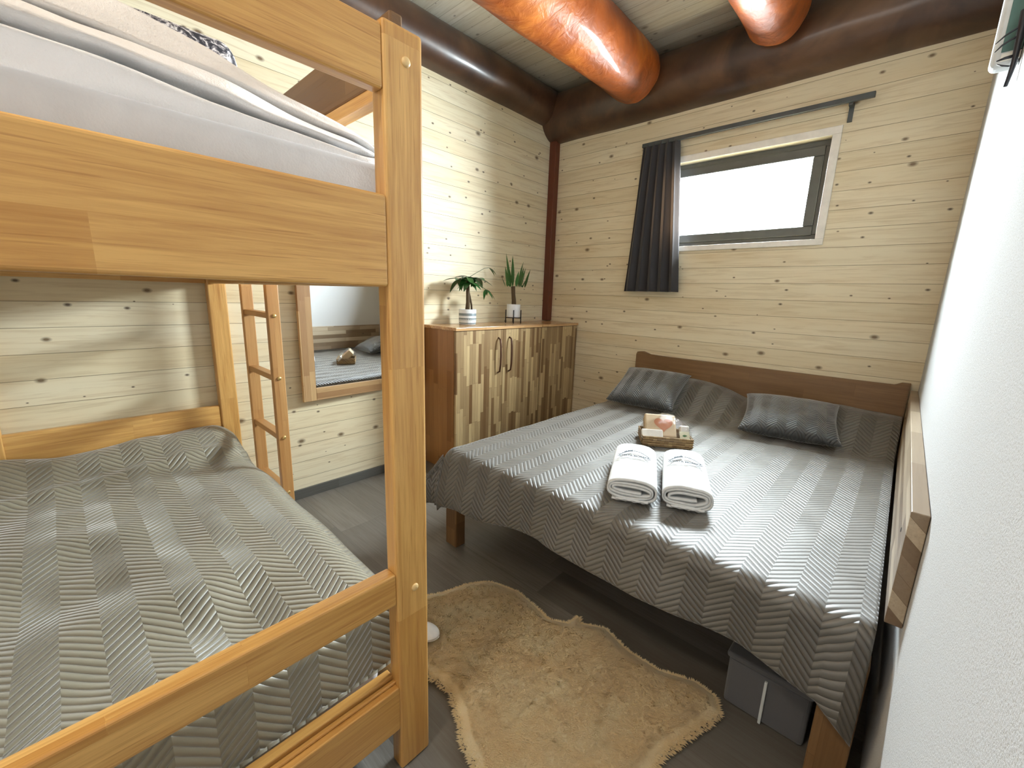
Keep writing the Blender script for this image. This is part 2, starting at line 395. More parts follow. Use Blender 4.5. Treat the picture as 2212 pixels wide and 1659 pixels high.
tag(boxes('wall_rear', [(-.2, rx0, YR-.2, YR, 0, ZC), (rx1, W+.2, YR-.2, YR, 0, ZC), (rx0, rx1, YR-.2, YR, 0, rz0), (rx0, rx1, YR-.2, YR, rz1, ZC)], M['rear']), kind='structure')
tag(boxes('baseboard_left', [(0, .014, YR, -1.40, 0, .058)], wood('grey_skirting', (.09, .09, .08), (.15, .15, .135), 'y', (1.5, .2), .5, .5), bev=.002), kind='structure')
tag(boxes('baseboard_right', [(W-.014, W, YR, -1.96, 0, .058)], bpy.data.materials['grey_skirting'], bev=.002), kind='structure')

# window over the bed
wr = empty('window_1', (1.52, 0, wz0), None, None); wr['kind'] = 'structure'
O = wr.location
t_ = .042
for nm, b in (('window_trim', (wx0-t_, wx1+t_, -.014, 0, wz1, wz1+t_)), ('window_trim', (wx0-t_, wx1+t_, -.014, 0, wz0-t_*.8, wz0)),
              ('window_trim', (wx0-t_, wx0, -.0135, 0, wz0, wz1)), ('window_trim', (wx1, wx1+t_, -.0135, 0, wz0, wz1))):
    box(nm, b, M['white_paint'], wr, O, .002)
fy0, fy1 = .045, .115
def ring(name, x0, x1, z0, z1, w_, y0, y1, mat, par, org, bev=.003):
    bm = bmesh.new()
    for b in ((x0, x1, y0, y1, z1-w_, z1), (x0, x1, y0, y1, z0, z0+w_), (x0, x0+w_, y0, y1, z0+w_, z1-w_), (x1-w_, x1, y0, y1, z0+w_, z1-w_)):
        bm_box(bm, *b, bev)
    return fin(bm, name, mat, par, org)
ring('window_frame', wx0, wx1, wz0, wz1, .036, fy0+.012, fy1, M['anthracite'], wr, O)
ring('window_sash', wx0+.030, wx1-.030, wz0+.030, wz1-.030, .056, fy0, fy1-.01, M['anthracite'], wr, O, .006)
box('window_pane', (wx0+.08, wx1-.08, .078, .084, wz0+.08, wz1-.08), M['pane'], wr, O, 0)
wr2 = empty('window_2', (1.35, YR, rz0), None, None); wr2['kind'] = 'structure'; O = wr2.location  # unseen rear window, added as a source for the fill light
ring('window_frame', rx0, rx1, rz0, rz1, .06, YR-.12, YR-.05, M['white_paint'], wr2, O)
box('window_pane', (rx0+.06, rx1-.06, YR-.09, YR-.084, rz0+.06, rz1-.06), M['pane'], wr2, O, 0)

# corner post strip between the two plank walls
tag(box('corner_post', (0, .066, -.062, 0, 1.022, 2.62), M['corner'], None, (.03, -.03, 1.022), .004), 'narrow red-brown corner post between the two plank walls above the cabinets', 'post')

# ------------------------------------------------------------------ logs
def log(name, p0, p1, r0, r1, mat, label, cat='log beam', round_end=True, seed=0, wob=.014):
    p0, p1 = Vector(p0), Vector(p1); L = (p1-p0).length; d = (p1-p0).normalized()
    n = Vector((0, 0, 1)); b = d.cross(n).normalized(); n = b.cross(d)
    NS, NL = 48, 90; vs = []; fs = []
    for i in range(NL+1):
        t = i/NL; r = r0+(r1-r0)*t; e = 1.0
        if round_end:
            de = (1-t)*L
            if de < .11: e = .62+.38*math.sin(PI/2*min(1, de/.11))
        for k in range(NS):
            a = 2*PI*k/NS
            q_ = r*e*(1+wob/.16*noise.noise(Vector((math.cos(a)*1.1+seed, math.sin(a)*1.1, t*L*1.7)))+.25*wob/.16*noise.noise(Vector((math.cos(a)*3+seed, math.sin(a)*3, t*L*6))))
            vs.append(p0+d*(t*L)+b*(q_*math.cos(a))+n*(q_*math.sin(a)) - p0)
    for i in range(NL):
        for k in range(NS):
            fs.append((i*NS+k, i*NS+(k+1) % NS, (i+1)*NS+(k+1) % NS, (i+1)*NS+k))
    fs.append(tuple(range(NS))[::-1]); fs.append(tuple(NL*NS+k for k in range(NS)))
    me = bpy.data.meshes.new(name); me.from_pydata(vs, [], fs)
    o = link(name, me, mat, None, p0, True)
    return tag(o, label, cat)
log('log_beam', (.875, YR+.01, 2.722), (.875, -.175, 2.722), .195, .178, M['log'], 'glossy red-brown round ceiling log, the larger one ending above the curtain', seed=1)
log('log_beam', (1.725, YR+.01, 2.752), (1.725, -.215, 2.752), .160, .150, M['log'], 'glossy red-brown round ceiling log, the smaller one ending above the window', seed=5)
log('log_beam', (.0, YR+.01, 2.772), (.0, -.02, 2.772), .142, .142, M['darklog'], 'dark stained log running along the top of the left plank wall', round_end=False, seed=9, wob=.006)
log('log_beam', (-.02, .0, 2.712), (W, .0, 2.712), .192, .192, M['darklog'], 'thick dark stained log running along the top of the window wall', round_end=False, seed=13, wob=.005)

# ------------------------------------------------------------------ curtain rod + curtain
rd = empty('curtain_rod', (1.5, 0, 2.33), 'dark grey flat curtain rod mounted above the small window', 'curtain rod'); O = rd.location
box('rod', (.872, 2.178, -.072, -.048, 2.318, 2.345), M['rod'], rd, O, .003)
for x in (.95, 2.078):
    boxes('bracket', [(x-.011, x+.011, -.010, 0, 2.235, 2.33), (x-.009, x+.009, -.060, 0, 2.304, 2.316)], M['rod'], rd, O)
def cur(u, v):
    z = 2.335-(2.335-1.297)*v
    xl = .880-.072*v; xr = 1.143+.100*v
    pl = 5.2
    ph = u*pl*2*PI + .6*math.sin(v*2.2+u*3)
    amp = .016+.012*v
    y = -.064 + amp*math.sin(ph) + .006*math.sin(ph*.5+1)*v
    x = xl+(xr-xl)*(u+.015*math.sin(ph*2))
    if v < .05: y = -.061+ (y+.061)*.7
    return (x, y-.004*v, z)
cu = grid('curtain', 150, 40, cur, M['curtain'], None, (1.0, -.06, 1.297), thick=.002)
tag(cu, 'short dark grey pleated curtain hanging at the left of the small window', 'curtain')

# ------------------------------------------------------------------ wall unit on the right wall, top
YU = -1.30
pn = empty('wall_unit', (2.6, -1.27, 1.888), 'white rounded unit with a grey-green face jutting from the white wall, high at the right', 'wall unit'); O = pn.location
box('casing', (2.5435, 2.5995, YU, YU+.055, 1.888, 2.56), M['white_plastic'], pn, O, .016, 4)
box('end_panel', (2.5605, 2.5985, YU-.002, YU+.004, 1.922, 2.52), M['teal'], pn, O, .001)
box('light_strip', (2.562, 2.5985, YU-.0015, YU+.004, 1.900, 1.919), M['white_paint'], pn, O, .001)
def px_on(px, py, y):
    d = F + RR*((px-1106)/906.15) - UU*((py-829.5)/906.15); t = (y-CAM.y)/d.y; return CAM+d*t
YS = YU-.03
tw = empty('wall_ornament', px_on(2172, 188, YS), 'black blade-like ornament with thin curved strands beside the white wall unit', 'ornament'); O = tw.location
def strand(pts, r):
    tube('strand', [px_on(a, b, YS) for a, b in pts], r, M['black'], tw, O, 8)
tube('stem', [px_on(a, b, YS) for a, b in ((2216, 20), (2205, 70), (2196, 110), (2187, 145), (2171, 187))], [.0085, .008, .0065, .006, .0045], M['black'], tw, O, 8)
strand([(2222, 100), (2212, 135), (2196, 172)], [.007, .006, .0015])
strand([(2212, 52), (2195, 62), (2172, 77), (2150, 96)], [.003, .0027, .0022, .001])
strand([(2204, 76), (2185, 85), (2165, 98), (2148, 114)], [.003, .0027, .0024, .001])
strand([(2188, 121), (2170, 126), (2152, 133)], [.004, .0035, .0015])
strand([(2180, 143), (2165, 142), (2153, 139)], [.0015, .002, .001])

# ------------------------------------------------------------------ cabinets in the corner
def door_unit(root, O, y0, y1, hy):
    d = box('door', (.343, .363, y0, y1, .012, .992), M['block_z'], root, O, .0015)
    if hy is None: return d
    h = tube('handle', [(.363, hy, .678), (.384, hy, .690), (.392, hy, .74), (.394, hy, .805), (.392, hy, .87), (.384, hy, .922), (.363, hy, .934)], [.006, .0065, .007, .007, .007, .0065, .006], M['handle'], d, O, 10)
    return d
def cabinet(y0, y1, doors, label):
    O = Vector((.18, (y0+y1)/2, 0)); root = empty('cabinet', O, label, 'cabinet', 'butcher-block cabinets in the corner')
    bm = bmesh.new()
    bm_box(bm, .006, .341, y0+.002, y0+.022, 0, .994); bm_box(bm, .006, .341, y1-.022, y1-.002, 0, .994)
    bm_box(bm, .006, .012, y0+.022, y1-.022, 0, .994); bm_box(bm, .012, .341, y0+.022, y1-.022, .0, .03); bm_box(bm, .012, .341, y0+.022, y1-.022, .97, .994)
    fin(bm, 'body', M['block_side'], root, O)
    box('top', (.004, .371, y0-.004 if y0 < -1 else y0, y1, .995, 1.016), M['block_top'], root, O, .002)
    for a, b, h in doors: door_unit(root, O, a, b, h)
    return root
cabinet(-1.390, -.508, [(-1.386, -.9455, -.995), (-.9425, -.512, -.880)], 'two-door butcher-block wood cabinet with dark handles under the potted plants')
cabinet(-.503, -.004, [(-.500, -.008, None)], 'narrow butcher-block wood cabinet against the window wall, no handle showing')

# ------------------------------------------------------------------ plants
def leaf(bm, base, tip, wd, droop=.0, up=Vector((0, 0, 1)), n=8, fold=.25):
    base, tip = Vector(base), Vector(tip); d = tip-base; L = d.length
    side = d.cross(up)
    if side.length < 1e-5: side = d.cross(Vector((1, 0, 0)))
    side.normalize(); nn = side.cross(d).normalized(); rows = []
    for i in range(n+1):
        t = i/n; c = base+d*t + Vector((0, 0, 1))*(droop*L*4*t*(1-t))
        wdt = wd*(math.sin(PI*min(.985, t**.8*.97+.02)))
        rows.append((bm.verts.new(c-side*wdt+nn*wdt*fold), bm.verts.new(c), bm.verts.new(c+side*wdt+nn*wdt*fold)))
    for i in range(n):
        for k in range(2): bm.faces.new((rows[i][k], rows[i+1][k], rows[i+1][k+1], rows[i][k+1]))
P1 = Vector((.15, -1.105, 1.016))
pl = empty('potted_plant', P1, 'leafy plant with drooping fingered leaves in a patterned grey and white pot', 'plant')
lathe('pot', [(.052, 0), (.060, .004), (.063, .03), (.063, .108), (.060, .111), (.056, .108), (.054, .09), (0.002, .088)], M['pot1'], pl, P1, P1)
lathe('soil', [(.053, .085), (.053, .094), (.002, .098)], M['soil'], pl, P1, P1)
tube('trunk', [P1+Vector(p) for p in ((0, -.004, .09), (.004, .0, .16), (-.004, .004, .23), (.0, .0, .30), (.0, .0, .335))], [.017, .015, .013, .012, .010], M['bark'], pl, P1)
tube('trunk', [P1+Vector(p) for p in ((.010, .032, .09), (.008, .030, .14), (.002, .020, .20), (0, .005, .25))], [.007, .007, .006, .005], M['bark'], pl, P1)
bm = bmesh.new()
top = P1+Vector((0, 0, .33)); rg = random.Random(3)
hubs = [(top+Vector((.0, -.005, .01)), 7, .13), (top+Vector((.03, .05, .0)), 6, .12), (top+Vector((-.02, -.06, -.01)), 6, .12), (top+Vector((.05, -.03, -.03)), 5, .11), (top+Vector((-.04, .04, 0)), 5, .11)]
for c, n, L in hubs:
    a0 = rg.uniform(0, 6)
    for k in range(n):
        a = a0+2*PI*k/n; el = rg.uniform(-1.0, -.05); l_ = L*rg.uniform(.8, 1.15)
        leaf(bm, c, c+Vector((math.cos(a)*math.cos(el), math.sin(a)*math.cos(el), math.sin(el)))*l_, .023, .07)
h2 = P1+Vector((.04, .165, .412))   # the long shoot
for a in (.6, 1.4, 1.9): leaf(bm, h2, h2+Vector((.03*math.cos(a), .075*math.sin(a), -.035-.01*a)), .008, .08)
h3 = P1+Vector((.05, .13, .255))
for a, e in ((.2, -.9), (1.0, -1.0), (1.7, -.8), (2.4, -.6), (-.8, -1.0)): leaf(bm, h3, h3+Vector((.06*math.cos(a), .08*math.sin(a), .075*e)), .012, .08)
fin(bm, 'foliage', M['leaf'], pl, P1, True)
bm = bmesh.new()
tube_bm(bm, [top, P1+Vector((.01, .07, .37)), P1+Vector((.03, .13, .405)), h2], [.002, .0018, .0016, .0015], 6)
tube_bm(bm, [top-Vector((0, 0, .03)), P1+Vector((.03, .08, .29)), h3], [.002, .0018, .0015], 6)
for c, n, L in hubs: tube_bm(bm, [top-Vector((0, 0, .02)), c], .002, 6)
fin(bm, 'stalks', M['leaf'], pl, P1, True)

P2 = Vector((.15, -.615, 1.016))
pl = empty('potted_plant', P2, 'spiky yucca with a bare trunk in a white pot on a black wire stand', 'plant')
lathe('pot', [(.044, .045), (.052, .049), (.054, .07), (.055, .148), (.052, .150), (.048, .147), (.046, .13), (.002, .128)], M['pot2'], pl, P2, P2)
lathe('soil', [(.045, .125), (.045, .132), (.002, .136)], M['soil'], pl, P2, P2)
st = bmesh.new()
for k in range(4):
    a = PI/4+k*PI/2; x, y = P2.x+.061*math.cos(a), P2.y+.061*math.sin(a)
    tube_bm(st, [(x, y, 1.016), (x, y, 1.016+.105)], .0042, 8)
tube_bm(st, [P2+Vector((.061*math.cos(PI/4), .061*math.sin(PI/4), .041)), P2+Vector((-.061*math.cos(PI/4), -.061*math.sin(PI/4), .041))], .0035, 8)
tube_bm(st, [P2+Vector((-.061*math.cos(PI/4), .061*math.sin(PI/4), .041)), P2+Vector((.061*math.cos(PI/4), -.061*math.sin(PI/4), .041))], .0035, 8)
fin(st, 'wire_stand', M['black'], pl, P2, True)
tube('trunk', [P2+Vector(p) for p in ((.0, .004, .12), (0, 0, .18), (0, -.008, .23), (0, -.014, .29))], [.020, .018, .016, .017], M['bark'], pl, P2)
bm = bmesh.new(); c = P2+Vector((0, -.012, .285)); rg = random.Random(8)
def dirleaf(dy, dz, dx, L): leaf(bm, c+Vector((dx*.1, dy*.1, 0)), c+Vector((dx, dy, dz)).normalized()*L, .0135, -.02, n=10, fold=.35)
for dy, dz, dx, L in ((-.42, 1, .05, .27), (-.18, 1, .1, .24), (0, 1, -.1, .22), (.45, 1, .1, .22), (.8, 1, .1, .20), (.95, 1, -.2, .23), (1.2, 1, .15, .23), (1.3, .8, .1, .20),
                      (-.75, 1, .1, .19), (-.9, .6, .2, .12), (.3, .8, .5, .16), (-.2, .7, .5, .15), (.1, .9, -.4, .17), (-.5, .5, -.4, .12), (.7, .5, .4, .13), (.9, .2, .2, .10), (-.7, .25, .3, .09), (.2, 1, .3, .19)):
    dirleaf(dy, dz, dx, L)
fin(bm, 'foliage', M['leaf2'], pl, P2, True)

cl_ = empty('ceiling_lamp', (1.85, -3.75, ZC), 'white round ceiling lamp near the upper bunk', 'lamp')  # unseen lamp, added as a source for the overhead fill
lathe('lamp_base', [(.09, -.03), (.095, 0), (.002, -.0005)], M['white_plastic'], cl_, (0, 0, 0))
lathe('lamp_shade', [(.02, -.19), (.12, -.18), (.18, -.13), (.20, -.07), (.19, -.035), (.10, -.03)], M['white_plastic'], cl_, (0, 0, 0))
# ------------------------------------------------------------------ mirror
my0, my1, mz0, mz1, fw = -2.245, -1.395, .597, 1.75, .073
mr = empty('wall_mirror', (0, -1.8, mz0), 'rectangular wall mirror in a light wooden frame between ladder and cabinet', 'mirror'); O = mr.location.copy()
for b in ((0, .022, my0, my0+fw, mz0, mz1), (0, .022, my1-fw, my1, mz0, mz1)): box('frame_side', b, M['mirror_frame_z'], mr, O, .002)
for b in ((0, .0215, my0+fw, my1-fw, mz0, mz0+fw), (0, .0215, my0+fw, my1-fw, mz1-fw, mz1)): box('frame_side', b, M['mirror_frame_y'], mr, O, .002)
mr.location.x = .017; mr.rotation_euler.z = math.radians(2.0)
box('mirror_glass', (.004, .014, my0+fw-.003, my1-fw+.003, mz0+fw-.003, mz1-fw+.003), M['mirror'], mr, O, 0)

# ------------------------------------------------------------------ bunk bed
XB = 1.716; YE = -2.591; YR_ = -2.573
BL = 2.08; YN = YE-BL
def zf(z): return 1.233+(z-1.233)*.968
bk = empty('bunk_bed', (.85, (YE+YN)/2, 0), 'honey-coloured wooden bunk bed filling the left side of the room', 'bunk bed'); O = bk.location
PT = .045; PW = .088
for x0 in (XB-PT, .006):
    for y0 in (YE-PW, YN):
        zt = zf(1.735) if x0 > 1 else 1.735
        w_ = PW if x0 > 1 else .078
        yy = y0 if not (x0 < 1 and y0 > -3) else YR_-w_+.006
        p = box('post', (x0, x0+PT, yy, yy+w_, 0, zt), M['bunk_z'], bk, O, .007, 3)
        if x0 > 1 and y0 > -3:
            for z in (zf(1.675), zf(.501)):
                lathe_o = lathe('bolt_cap', [(.0095, 0), (.009, .003), (.006, .005), (.001, .0055)], M['wood_plug'], p, (0, 0, 0), (0, 0, 0), 16)
                lathe_o.rotation_euler = (0, PI/2, 0); lathe_o.location = Vector((XB-.0005, YE-.039, z))-O
ye = YE-PW+.001; yn = YN+PW-.001
box('side_board', (XB-.036, XB-.001, yn, ye, zf(1.243), zf(1.424)), M['bunk_y'], bk, O, .006, 3)
box('guard_rail', (XB-.034, XB-.002, yn, ye, zf(1.612), zf(1.724)), M['bunk_y'], bk, O, .006, 3)
box('side_rail', (XB-.042, XB-.003, yn, ye, zf(.473), zf(.560)), M['bunk_y'], bk, O, .006, 3)
boxes('side_board', [(XB-.034, XB-.002, yn, ye, zf(.097), zf(.228)), (XB-.060, XB-.034, yn, ye, .180, zf(.243)), (XB-.030, XB-.018, yn, ye, zf(.228), zf(.236))], M['bunk_y'], bk, O, .003)
box('rear_rail', (.012, .045, yn, YR_-.072, .515, .645), M['bunk_y'], bk, O, .005, 3)
box('rear_rail', (.012, .045, yn, YR_-.072, 1.243, 1.40), M['bunk_y'], bk, O, .005)
box('rear_rail', (.012, .045, yn, YR_-.072, 1.63, 1.724), M['bunk_y'], bk, O, .005)
box('rear_post', (.008, .050, -3.405, -3.350, .2, 1.25), M['bunk_z'], bk, O, .004)
for y0 in (YR_-.062, YN+.03):
    box('end_rail', (.05, XB-PT, y0, y0+.030, 1.650, 1.765), M['bed_x'] if y0 > -3 else M['bunk_x'], bk, O, .005)
    box('end_rail', (.05, XB-PT, y0-.006, y0+.024, 1.618, 1.646), M['bunk_x'], bk, O, .004)
    box('end_board', (.05, XB-PT, y0, y0+.030, 1.243, 1.42), M['bunk_x'], bk, O, .005)
    box('end_board', (.05, XB-PT, y0, y0+.030, .097, .228), M['bunk_x'], bk, O, .005)
for k in range(12):
    y = YN+.14+k*.162
    box('slat', (.05, XB-.062, y, y+.07, 1.262, 1.280), M['bunk_x'], bk, O, .002)
for k in range(12):
    y = YN+.14+k*.162
    box('slat', (.05, XB-.062, y, y+.07, .160, .178), M['bunk_x'], bk, O, .002)

# mattresses
def soft_box(name, x0, x1, y0, y1, z0, z1, mat, label, cat, amp=.004, seed=0, r=.03):
    org = ((x0+x1)/2, (y0+y1)/2, z0)
    bm = bmesh.new(); bm_box(bm, x0, x1, y0, y1, z0, z1, r, 4)
    bmesh.ops.subdivide_edges(bm, edges=[e for e in bm.edges if e.calc_length() > .2], cuts=14, use_grid_fill=True)
    for v in bm.verts:
        n = nz(v.co.x*3+seed, v.co.y*3, v.co.z*3)*amp; v.co.z += n if v.co.z > z0+.01 else 0
    o = fin(bm, name, mat, None, org, True)
    return tag(o, label, cat)
soft_box('mattress', .055, XB-.062, YN+.07, YE-.048, 1.281, 1.486, M['sheet'], 'white sheeted mattress on the upper bunk', 'mattress', seed=3, r=.014)
soft_box('mattress', .055, XB-.110, YN+.07, YE-.075, .179, .385, M['sheet'], 'white sheeted mattress on the lower bunk under the taupe quilt', 'mattress', seed=8)

# folded duvet on the upper bunk: long folded roll with deep creases
def duvet():
    y0, y1 = -4.35, -2.580; org = Vector((1.35, -3.4, 1.49)); NS, NL = 200, 170
    vs, fs = [], []
    for j in range(NL+1):
        t = j/NL; y = y0+(y1-y0)*t
        de = (y1-y); ds = (y-y0)
        e = min(1, max(0, de/.10)); e = math.sin(PI/2*e)**.55
        e *= math.sin(PI/2*min(1, ds/.10))**.5
        taper = 1-.36*sstep(-3.05, -2.60, y)
        h = .182*taper
        xr = 1.600+.006*math.sin(y*7)
        xl = 1.17
        for i in range(NS):
            s = i/NS*2*PI; cx, sx = math.cos(s), math.sin(s)
            px = math.copysign(abs(cx)**.55, cx); pz = math.copysign(abs(sx)**.60, sx)
            X = (xr+xl)/2+(xr-xl)/2*px; Zr = .5+.5*pz
            # stacked folds on the side facing +x
            if cx > 0:
                k = cx
                c1 = .36+.05*math.sin(y*3.1); c2 = .66+.05*math.sin(y*2.3+1)
                crease = math.exp(-((Zr-c1)/.030)**2)+math.exp(-((Zr-c2)/.032)**2)*1.4
                X -= .075*crease*sstep(.05, .6, k)
                X += .012*math.sin(Zr*9+y*5)*k
                X -= .07*Zr*k
            Z = 1.488+h*(Zr**.95)
            w1 = nz(X*5, y*2.2, Zr*2+4)*.020+nz(X*14, y*9, Zr*5)*.007
            Zc = 1.49+h*.42
            X = 1.53+(X-1.53)*(.35+.65*e); Z = Zc+(Z-Zc)*e
            Z = max(1.4925, Z+w1*(1 if Zr > .1 else .2)); X += nz(y*3, Zr*6, 9)*.014
            yy = y+.03*math.sin(Zr*5+2)*(1-e)
            vs.append(Vector((X, yy, Z))-org)
    for j in range(NL):
        for i in range(NS):
            fs.append((j*NS+i, j*NS+(i+1) % NS, (j+1)*NS+(i+1) % NS, (j+1)*NS+i))
    fs.append(tuple(range(NS))[::-1]); fs.append(tuple(NL*NS+i for i in range(NS)))
    me = bpy.data.meshes.new('duvet'); me.from_pydata(vs, [], fs)
    return tag(link('duvet', me, M['duvet'], None, org, True), 'white duvet folded lengthwise on the upper bunk', 'duvet')
duvet()
# black and white printed throw behind
def throw(u, v):
    x = .80+.36*u; y = -3.10+.42*v
    return (x, y, 1.685+.055*math.sin(PI*min(1, u*1.0+.15))*math.sin(PI*min(.97, max(.03, v)))**.4+.008*nz(x*9, y*9))
def throwc():
    bm = bmesh.new(); bm_box(bm, .88, 1.150, -3.05, -2.74, 1.4935, 1.835, .04, 4)
    bmesh.ops.subdivide_edges(bm, edges=bm.edges[:], cuts=2)
    for v in bm.verts:
        v.co += Vector((nz(*(v.co*7))*.012, nz(*(v.co*9))*.012, nz(*(v.co*8))*.012 if v.co.z > 1.55 else 0))
    o = fin(bm, 'printed_cushion', M['print'], None, (1.0, -2.88, 1.4935), True)
    return tag(o, 'black and white printed cushion standing behind the white duvet on the upper bunk', 'cushion')
throwc()

# lower bunk quilt
def lowq():
    x0, x1 = .060, 1.632; y1 = YR_-.035; y0 = YN+.10; nu, nv = 240, 150
    Lx = x1-x0; drop = .20
    tot = Lx+drop
    def f(u, v):
        s = u*tot; y = y0+(y1-y0)*v
        r = .045
        if s < Lx-r: x, z = x0+s, 0
        elif s < Lx-r+r*PI/2:
            a = (s-(Lx-r))/r; x = x1-r+r*math.sin(a); z = -(r-r*math.cos(a))
        else:
            x = x1; z = -r-(s-(Lx-r+r*PI/2))
        top = .455+.040*nz(x*2.4, y*2.4, 2)+.022*nz(x*6, y*6, 5)*(1-sstep(-2.95, -2.70, y))
        top += .085*(1-sstep(.06, .38, x))
        if v > .955 and s < Lx: top -= .050*((v-.955)/.045)**2
        ridge = math.exp(-((x-.30-.05*math.sin(y*3))/.03)**2)*.012
        z = top+ridge*(1 if z == 0 else 0)+z
        if s > Lx: x += .004*math.sin(y*8)+.003
        yb = y + (.02*math.sin(PI*min(1, x/1.6)) if v > .9 else 0)*(v-.9)*10
        return (x, yb, max(z, .268))
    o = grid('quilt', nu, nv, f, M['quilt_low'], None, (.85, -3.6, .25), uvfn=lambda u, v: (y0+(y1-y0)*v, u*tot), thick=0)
    md = o.modifiers.new('s', 'SOLIDIFY'); md.thickness = .010; md.offset = -1
    tag(o, 'taupe-grey chevron quilt spread over the lower bunk mattress', 'quilt')
lowq()

# ladder at the far end of the bunk
ld = empty('ladder', (.37, -2.515, 0), 'wooden bunk ladder with four visible rungs against the far end of the bunk', 'ladder'); O = ld.location
for x in (.170, .512):
    r_ = box('rail', (x, x+.026, -2.545, -2.495, 0, 1.66), M['ladder_z'], ld, O, .004)
for z in (.30, .565, .835, 1.105, 1.375):
    rg_ = box('rung', (.196, .512, -2.540, -2.500, z, z+.024), M['ladder_x'], ld, O, .003)
    b_ = lathe('bolt', [(.008, 0), (.008, .003), (.005, .005), (.001, .0055)], M['brass'], rg_, (0, 0, 0), (0, 0, 0), 14)
    b_.rotation_euler = (0, PI/2, 0); b_.location = Vector((.538, -2.520, z+.012))-O

# ------------------------------------------------------------------ double bed
XH = .965; YF = -1.944
bd = empty('double_bed', (1.77, -1.0, 0), 'brown wooden double bed under the small window, covered with a grey quilt', 'bed'); O = bd.location
bm = bmesh.new()
prof = [(XH, .30), (XH, .812), (XH+.008, .832), (XH+.05, .838), (XH+.11, .820), (XH+.20, .818), (2.50, .818), (2.53, .835), (2.565, .835), (2.565, .30)]
fr = [bm.verts.new((x, -.048, z)) for x, z in prof]; bk_ = [bm.verts.new((x, -.012, z)) for x, z in prof]
bm.faces.new(fr); bm.faces.new(bk_[::-1])
for i in range(len(prof)):
    j = (i+1) % len(prof); bm.faces.new((fr[i], bk_[i], bk_[j], fr[j]))
bmesh.ops.bevel(bm, geom=[e for e in bm.edges if abs(e.verts[0].co.y-e.verts[1].co.y) < 1e-5 and e.verts[0].co.y < -.03], offset=.005, segments=2, affect='EDGES')
fin(bm, 'headboard', M['bed_x'], bd, O)
for x0 in (XH, 2.485):
    box('leg', (x0, x0+.080, YF, YF+.058, 0, .40), M['bed_z'], bd, O, .004)
for x0 in (XH, 2.485): box('leg', (x0, x0+.080, -.095, -.05, 0, .40), M['bed_z'], bd, O, .004)
box('side_rail', (XH+.004, XH+.034, YF+.058, -.095, .22, .36), M['bed_y'], bd, O)
box('side_rail', (2.53, 2.56, YF+.058, -.095, .22, .36), M['bed_y'], bd, O)
box('foot_rail', (XH+.080, 2.485, YF+.006, YF+.036, .30, .40), M['bed_x'], bd, O)
for k in range(11):
    y = YF+.1+k*.165
    box('slat', (XH+.034, 2.53, y, y+.075, .262, .280), M['bed_x'], bd, O, .002)
soft_box('mattress', XH+.020, 2.552, YF+.03, -.056, .281, .478, M['sheet'], 'white mattress of the double bed hidden under the grey quilt', 'mattress', seed=12)

# quilt over the double bed
def dquilt():
    x0, x1, y0, y1 = .950, 2.560, -1.955, -.058
    dl, df, dr = .27, .235, .0
    nu, nv = 260, 280
    TX = dl+(x1-x0)+dr; TY = df+(y1-y0)
    def edge(s, r):         # s = distance past the edge start (inside negative) -> (out, down)
        if s < -r: return s, 0
        L = r*PI/2
        if s+r < L:
            a = (s+r)/r; return -r+r*math.sin(a), r-r*math.cos(a)
        return 0.0, r+(s+r-L)
    def f(u, v):
        a = u*TX-dl; b = v*TY-df         # cloth coords relative to corner (x0,y0); inside positive
        r = .050
        ox, dx = edge(-a, r); oy, dy = edge(-b, r)
        x = x0-ox if a < r else x0+a; y = y0-oy if b < r else y0+b
        if x > x1-.0: x = x1
        dy *= (.502-float(np.interp(x0+a, [.96, 1.10, 1.36, 1.58, 1.9, 2.3, 2.48, 2.57], [.215, .25, .262, .303, .300, .300, .28, .20])))/.2565
        cx, cy = max(0, dx-r*.6), max(0, dy-r*.6)
        both = min(cx, cy)
        down = max(dx, dy) if both > 0 else dx+dy
        hang = sstep(0, .2, cy); hx = sstep(0, .2, cx)
        x -= both*.42; y -= both*.35
        wob = .016*math.sin(x*7.0+.8)+.010*math.sin(x*15+2)
        y -= hang*(.030+wob*.9) if both < .02 else hang*.02
        x -= hx*(.012+.010*math.sin(y*9))
        hump = 0.0
        yy = y
        rise = sstep(-.50, -.12, yy)
        hh = .150+.035*math.exp(-((x-1.45)/.22)**2)-.045*math.exp(-((x-1.85)/.13)**2)+.012*math.exp(-((x-2.3)/.2)**2)
        if x < 1.10: hh *= .55+.45*sstep(.95, 1.10, x)
        hump = rise*hh
        top = .502+hump+.006*nz(x*2.6, y*2.6, 3)+.0035*nz(x*9, y*9, 1)
        z = top-down
        if both <= 0 and dy > .03:   # uneven hem
            z += .006*math.sin(x*9+1.2)*sstep(.05, df, dy)
        return (x, y, max(z, .06))
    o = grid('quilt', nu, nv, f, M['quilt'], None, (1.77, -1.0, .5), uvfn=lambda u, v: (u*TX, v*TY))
    md = o.modifiers.new('s', 'SOLIDIFY'); md.thickness = .010; md.offset = -1
    tag(o, 'grey chevron quilt draped over the double bed', 'quilt')
dquilt()

